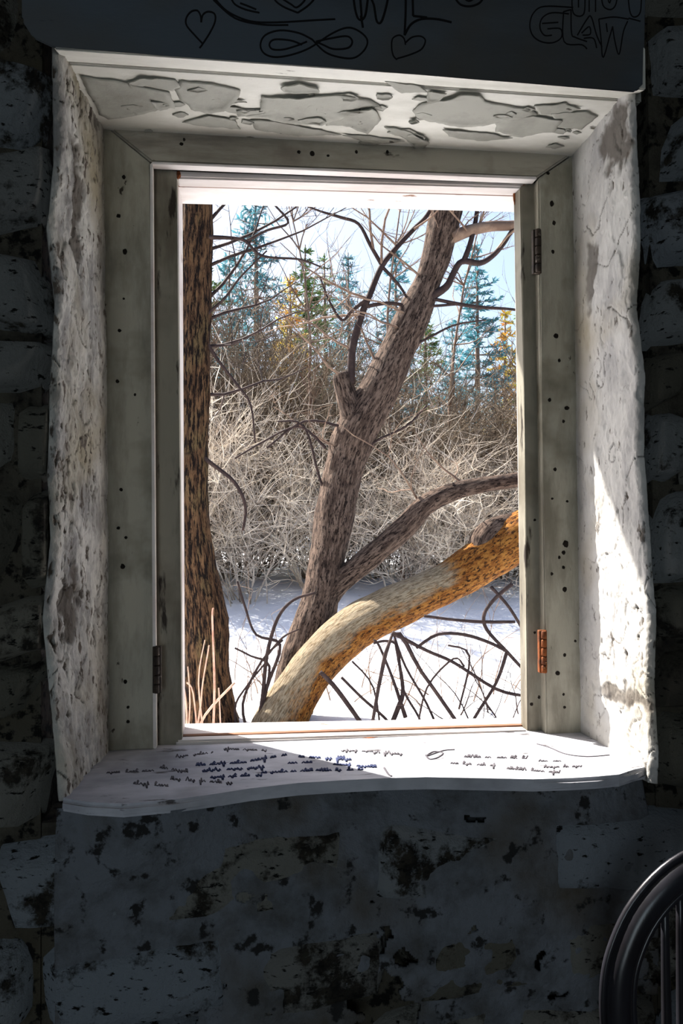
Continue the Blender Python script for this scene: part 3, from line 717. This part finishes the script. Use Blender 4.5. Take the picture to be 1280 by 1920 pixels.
for l in ([(658, 720, 16), (660, 655, 15), (678, 590, 13), (692, 555, 12), (715, 500, 11), (745, 462, 10), (775, 430, 9), (800, 404, 8), (830, 350, 6)],
          [(716, 498, 8), (694, 460, 7), (672, 420, 6), (640, 408, 6), (600, 396, 4), (560, 380, 3)],
          [(690, 560, 9), (660, 582, 7), (640, 600, 6), (615, 560, 4), (600, 520, 3)], [(716, 500, 7), (735, 520, 6), (755, 545, 5), (770, 575, 4)],
          [(684, 575, 8), (730, 568, 7), (780, 575, 6), (860, 570, 5)],
          [(800, 560, 18), (836, 538, 14), (850, 512, 12), (866, 490, 12), (900, 493, 11), (925, 478, 10), (945, 455, 9), (962, 430, 8), (1000, 390, 6)],
          [(868, 492, 11), (880, 460, 10), (890, 420, 9), (896, 380, 8)],
          [(845, 445, 26), (880, 432, 22), (920, 424, 20), (965, 422, 18), (1040, 410, 14)],
          [(790, 556, 9), (820, 562, 7), (860, 570, 7), (900, 576, 7), (960, 580, 5), (1010, 590, 4)],
          [(640, 1000, 7), (600, 900, 5), (570, 800, 4), (520, 790, 3)], [(610, 840, 6), (560, 800, 4), (490, 830, 4), (440, 860, 3)],
          [(655, 880, 7), (700, 830, 5), (760, 800, 4), (800, 760, 3)], [(640, 800, 6), (570, 790, 5), (500, 840, 4)],
          [(752, 650, 7), (790, 640, 5), (850, 610, 4), (910, 600, 3)]):
    part(tc, 'branch', l, 4.15, M['twig_mid'] if l[0][2] > 20 else M['twig_dark'], 7)
for k, (x, y) in enumerate([(838, 400), (820, 480), (810, 510), (700, 470), (660, 655), (775, 430), (930, 470), (960, 425), (715, 500), (678, 590), (780, 590), (835, 430), (800, 530), (760, 620), (720, 700), (690, 560), (745, 462), (880, 440), (640, 705), (660, 850), (870, 910), (790, 950), (850, 340), (845, 360), (900, 420)]):
    g = Geo(); p = P(x, y, 4.15); grow(g, p, Vector((q.uniform(-1, 1), q.uniform(-.6, .3), q.uniform(.0, .9))).normalized(), .010, q.uniform(.5, 1.0), q, 2, 6, .5, (2, 4))
    o = g.build('branch', M['twig_mid']); o.parent = tc; o.matrix_parent_inverse = Matrix.Translation(-tc.location)

# ------------------------------------------------------------------ brambles and saplings on the snow
def bush(name, label, cat, canes, Y, mat, base, partname='cane'):
    p = P(base[0], base[1], Y); t = thing(name, label, cat, (p.x, p.y, gz(p.x, p.y)))
    for l in canes: part(t, partname, l, Y, mat, 6)
    return t
bush('bramble', 'dark arching bramble canes on the snow below the low limb at right', 'bramble', [
    [(690, 1400, 6), (735, 1190, 9), (790, 1260, 8), (850, 1345, 8), (880, 1390, 7)], [(735, 1186, 9), (800, 1220, 7), (850, 1242, 7), (930, 1292, 7), (985, 1305, 6)],
    [(960, 1095, 8), (930, 1120, 7), (908, 1150, 7), (912, 1180, 7), (950, 1222, 7), (985, 1260, 6)], [(950, 1222, 7), (930, 1280, 6), (890, 1345, 6), (870, 1390, 6)],
    [(795, 1155, 6), (850, 1162, 6), (905, 1166, 7), (965, 1166, 6)], [(780, 1215, 6), (820, 1190, 6), (870, 1190, 7), (920, 1206, 7), (950, 1222, 6)],
    [(920, 1100, 7), (955, 1140, 6), (985, 1190, 6)], [(840, 1210, 4), (880, 1230, 4), (860, 1330, 4)], [(870, 1250, 4), (850, 1235, 4), (800, 1290, 4), (780, 1380, 4)]], 3.3, M['twig_dark'], (860, 1400))
bush('bramble', 'dark bramble stems crossing on the snow under the low limb', 'bramble', [
    [(600, 1260, 9), (625, 1285, 10), (655, 1325, 10), (690, 1375, 9)], [(640, 1270, 6), (680, 1310, 6), (720, 1345, 6), (760, 1390, 5)], [(760, 1345, 9), (735, 1270, 6), (710, 1210, 5), (700, 1200, 4)],
    [(720, 1390, 8), (745, 1330, 10), (755, 1290, 8), (740, 1200, 5)], [(700, 1206, 5), (725, 1202, 5), (745, 1215, 5), (755, 1290, 5), (785, 1345, 5), (800, 1390, 5)], [(660, 1240, 4), (700, 1290, 4), (715, 1390, 4)],
    [(830, 1390, 5), (800, 1320, 5), (760, 1250, 5), (738, 1190, 4)]], 3.5, M['twig_dark'], (720, 1400))
bush('sapling', 'thin dark multi-stemmed sapling between the two trunks', 'sapling', [
    [(480, 1390, 10), (492, 1310, 9), (500, 1230, 8), (520, 1160, 7), (550, 1125, 6), (590, 1112, 5)], [(478, 1390, 8), (500, 1290, 7), (525, 1210, 7), (480, 1190, 5), (460, 1140, 5), (445, 1090, 4)],
    [(490, 1330, 7), (505, 1250, 6), (470, 1230, 4), (440, 1215, 4)], [(470, 1390, 7), (455, 1320, 6), (490, 1240, 5), (530, 1200, 4)], [(500, 1230, 5), (530, 1195, 4), (560, 1180, 3)],
    [(450, 1400, 6), (440, 1330, 5), (460, 1290, 4), (500, 1240, 4)]], 3.75, M['twig_dark'], (480, 1390), 'stem')
bush('dry_weed', 'pinkish dry weed stalks in front of the left trunk', 'weed', [
    [(346, 1410, 5), (350, 1340, 4), (342, 1260, 3), (345, 1200, 3)], [(362, 1410, 5), (375, 1330, 4), (380, 1280, 3), (392, 1210, 3)], [(360, 1400, 5), (385, 1340, 5), (440, 1280, 5)], [(398, 1400, 5), (402, 1290, 5), (398, 1160, 4), (400, 1140, 3)],
    [(372, 1400, 4), (362, 1300, 3), (350, 1280, 3)], [(415, 1400, 4), (412, 1330, 3), (410, 1290, 3)], [(385, 1400, 4), (372, 1280, 3), (384, 1200, 2)], [(335, 720, 4), (365, 700, 4), (392, 668, 4)][:0] or [(350, 1400, 4), (356, 1320, 3), (352, 1250, 2)]], 3.45, M['stalk'], (375, 1400), 'stalk')

q = random.Random(9)
def under(name, label, spots_, Y, mat, L, partname, lean):
    p = P(spots_[0][0], spots_[0][1], Y); t = thing(name, label, 'bramble', (p.x, p.y, gz(p.x, p.y)))
    for x, y in spots_:
        b = P(x, y, Y+q.uniform(-.3, .3)); b.z = gz(b.x, b.y)-.02; g = Geo()
        grow(g, b, Vector((q.uniform(-.8, .8)+lean, q.uniform(-.3, .3), 1)).normalized(), q.uniform(.003, .006), L*q.uniform(.6, 1.1), q, 1, 7, .45, (2, 4), -.1, 5, .0018)
        o = g.build(partname, mat); o.parent = t; o.matrix_parent_inverse = Matrix.Translation(-t.location)
    return t
under('bramble', 'tangle of fine brown bramble stems behind the arching canes at right', [(620+i*19, 1330) for i in range(20)], 4.3, M['twig_mid'], .75, 'stem', 0)
under('bramble', 'fine dark bramble stems at the foot of the right window jamb', [(860+i*14, 1330) for i in range(9)], 3.6, M['twig_dark'], .6, 'stem', -.2)
under('bramble', 'fine brown stems on the snow between the two trunks', [(440+i*11, 1300) for i in range(9)], 4.6, M['twig_mid'], .7, 'stem', 0)

# ------------------------------------------------------------------ tan thicket behind: bare shrubs
def shrub_mesh(name, seed, H, stems, spread, thick=.010):
    q = random.Random(seed); g = Geo()
    for k in range(stems):
        a = q.uniform(0, 6.283); r = q.uniform(0, .35)
        d = Vector((math.cos(a)*spread*q.uniform(.2, 1), math.sin(a)*spread*q.uniform(.2, 1), 1)).normalized()
        grow(g, Vector((math.cos(a)*r, math.sin(a)*r, -.1)), d, thick*q.uniform(.8, 1.3), H*q.uniform(.7, 1.05), q, 2, 7, .5, (7, 10), .10, 4, .005)
    return g.mesh(name, False)
sm = [shrub_mesh('twigs', 100+i, 2.3, (17, 26, 26, 17)[i], .55, .012) for i in range(4)]
for m_, k in zip(sm, ('twig_tan', 'twig_shade', 'twig_shade', 'twig_grey')): m_.materials.append(M[k])
q = random.Random(77)
cols = [(-120, 'second past the left jamb'), (130, 'first past the left jamb'), (290, 'hidden behind the straight left trunk'), (440, 'just right of the straight left trunk'),
        (590, 'behind the foot of the leaning trunk'), (740, 'behind the thin bending limb'), (890, 'above the end of the low pale limb'), (1030, 'half hidden by the right jamb'), (1220, 'first past the right jamb'), (1450, 'second past the right jamb')]
rows = [(8.3, .85, (0, 3), 'pale bare shrub, front row of thicket, '), (9.8, 1.08, (1, 2), 'shade-toned bare shrub, middle row of thicket, '), (12.0, 1.3, (2, 1), 'shade-toned bare shrub, back row of thicket, ')]
for ri, (Y, sc, ms, head) in enumerate(rows):
    for k, (px, where) in enumerate(cols):
        y = Y+q.uniform(-.4, .4); x = P(px+q.uniform(-25, 25)+ri*20, 985, y).x
        hs = sc*(1.06 if px < 650 else .80)*q.uniform(.9, 1.1)
        t = thing('bare_shrub', head+where, 'shrub', (x, y, gz(x, y)), 'bare shrubs of the thicket')
        o = bpy.data.objects.new('twigs', sm[ms[k % 2]]); COL.objects.link(o); o.parent = t; o['kind'] = 'stuff'
        o.scale = (1.05*sc, 1.05*sc, hs); o.rotation_euler = (0, 0, q.uniform(0, 6.28))

# ------------------------------------------------------------------ taller thin bare trees among the thicket
def slim_mesh(seed, H):
    q = random.Random(seed); g = Geo(); pts = []; p = Vector((0, 0, -.1)); d = Vector((q.uniform(-.1, .1), q.uniform(-.1, .1), 1)).normalized()
    for i in range(13):
        pts.append((p.copy(), .03*(1-i/13)+.005)); d = (d+Vector((q.uniform(-1, 1), q.uniform(-1, 1), .6))*.10).normalized(); p = p+d*(H/12)
    gt = Geo(); gt.tube(pts, 8)
    for k in range(24):
        i = q.randint(4, 12); b, br = pts[i]
        grow(g, b, Vector((q.uniform(-1, 1), q.uniform(-1, 1), q.uniform(.1, 1))).normalized(), .012, q.uniform(.5, 1.2), q, 2, 6, .4, (3, 5), .2, 4)
    return gt.mesh('trunk'), g.mesh('branches', False)
sl_ = [slim_mesh(300+i, 6.0) for i in range(3)]
for a, b in sl_: a.materials.append(M['twig_mid']); b.materials.append(M['twig_mid'])
SW = ['next to the straight left trunk', 'between the two trunks', 'behind the upper leaning trunk', 'right of the upper leaning trunk', 'near the right jamb', 'past the left jamb', 'past the right jamb']
for k, (x, y, s) in enumerate([(-.55, 9.0, .9), (.15, 9.6, 1.0), (.95, 8.6, .95), (2.1, 8.9, .95), (2.9, 9.8, 1.05), (-1.6, 9.5, 1.1), (4.0, 9.8, 1.1)]):
    t = thing('slender_tree', 'slender bare tree rising from the thicket '+SW[k], 'tree', (x, y, gz(x, y)), 'slender bare trees in the thicket')
    for me, nm in zip(sl_[k % 3], ('trunk', 'branches')):
        o = bpy.data.objects.new(nm, me); COL.objects.link(o); o.parent = t; o.scale = (s, s, s); o.rotation_euler = (0, 0, k*1.3)
        if nm == 'branches': o['kind'] = 'stuff'

# ------------------------------------------------------------------ conifers beyond
def conifer_mesh(seed, H, R, dens=1.0):
    q = random.Random(seed); gt, gf = Geo(), Geo()
    gt.tube([(Vector((0, 0, -.2)), .16), (Vector((.03, 0, H*.5)), .09), (Vector((0, .02, H)), .015)], 8)
    lev = int(H*3.6)
    for i in range(lev):
        hz = H*(.10+.9*i/lev); rr = R*(1-i/lev)**.8*q.uniform(.7, 1.1)+.08
        for k in range(6):
            if q.random() > dens: continue
            a = q.uniform(0, 6.283); d = Vector((math.cos(a), math.sin(a), q.uniform(-.15, .3))).normalized(); L = rr*q.uniform(.6, 1.05)
            p0 = Vector((0, 0, hz)); p1 = p0+d*L*.55+Vector((0, 0, -.05*L)); p2 = p0+d*L+Vector((0, 0, .04*L))
            gt.tube([(p0, .018), (p1, .011), (p2, .004)], 4, cap=False)
            m_ = max(3, int(L*13))
            for c in range(m_):
                t = .25+.75*c/m_; pp = p0.lerp(p1, t/.55) if t < .55 else p1.lerp(p2, (t-.55)/.45)
                for b in range(3):
                    e = (d*q.uniform(.2, 1)+Vector((q.uniform(-1, 1), q.uniform(-1, 1), q.uniform(-.5, .7)))).normalized()
                    gf.blade(pp, e, e.orthogonal().normalized(), q.uniform(.12, .28), q.uniform(.035, .07))
    return gt.mesh('trunk'), gf.mesh('needles', False)
cm = [conifer_mesh(500, 10, 2.3, .85), conifer_mesh(501, 9, 2.0, .8), conifer_mesh(502, 8.4, 1.9, .8), conifer_mesh(503, 8, 1.7, .8)]
nm_ = [M['needle_blue'], M['needle_green'], M['needle_blue'], M['needle_gold']]
for (a, b), m_ in zip(cm, nm_): a.materials.append(M['twig_mid']); b.materials.append(m_)
KN = ['tall blue green conifer ', 'green conifer ', 'smaller blue green conifer ', 'yellow green conifer ']
CL = [(480, 19, .95, 0, 'rising next to the straight left trunk'), (575, 22, .95, 1, 'midway between the two trunks'), (430, 25, 1.1, 2, 'almost behind the straight left trunk'),
      (655, 24, .9, 0, 'behind the thin upright branch of the leaning tree'), (745, 20, .95, 2, 'left of the upper leaning trunk'), (897, 17, .72, 0, 'standing alone right of the leaning trunk'),
      (850, 23, .8, 2, 'directly right of the leaning trunk, far off'), (950, 20, .80, 3, 'at the right jamb of the window'), (1010, 24, 1.0, 1, 'behind the right jamb of the window'),
      (545, 16, .75, 3, 'between the two trunks'), (370, 21, 1, 1, 'hidden behind the straight left trunk'), (280, 24, 1.1, 0, 'just past the left jamb'), (190, 20, .9, 1, 'farther past the left jamb'),
      (1110, 21, 1, 0, 'just past the right jamb'), (1220, 25, 1.1, 2, 'farther past the right jamb'), (610, 27, 1.1, 1, 'far off, close left of the thin upright branch'), (800, 28, .95, 1, 'far off behind the upper leaning trunk')]
for k, (px, y, s, i, where) in enumerate(CL):
    x = P(px, 985, y).x
    t = thing('conifer', KN[i]+where, 'tree', (x, y, gz(x, y)), 'conifers beyond the thicket')
    for me, nm in zip(cm[i], ('trunk', 'needles')):
        o = bpy.data.objects.new(nm, me); COL.objects.link(o); o.parent = t; o.scale = (s, s, s); o.rotation_euler = (0, 0, k*2.1)
        if nm == 'needles': o['kind'] = 'stuff'
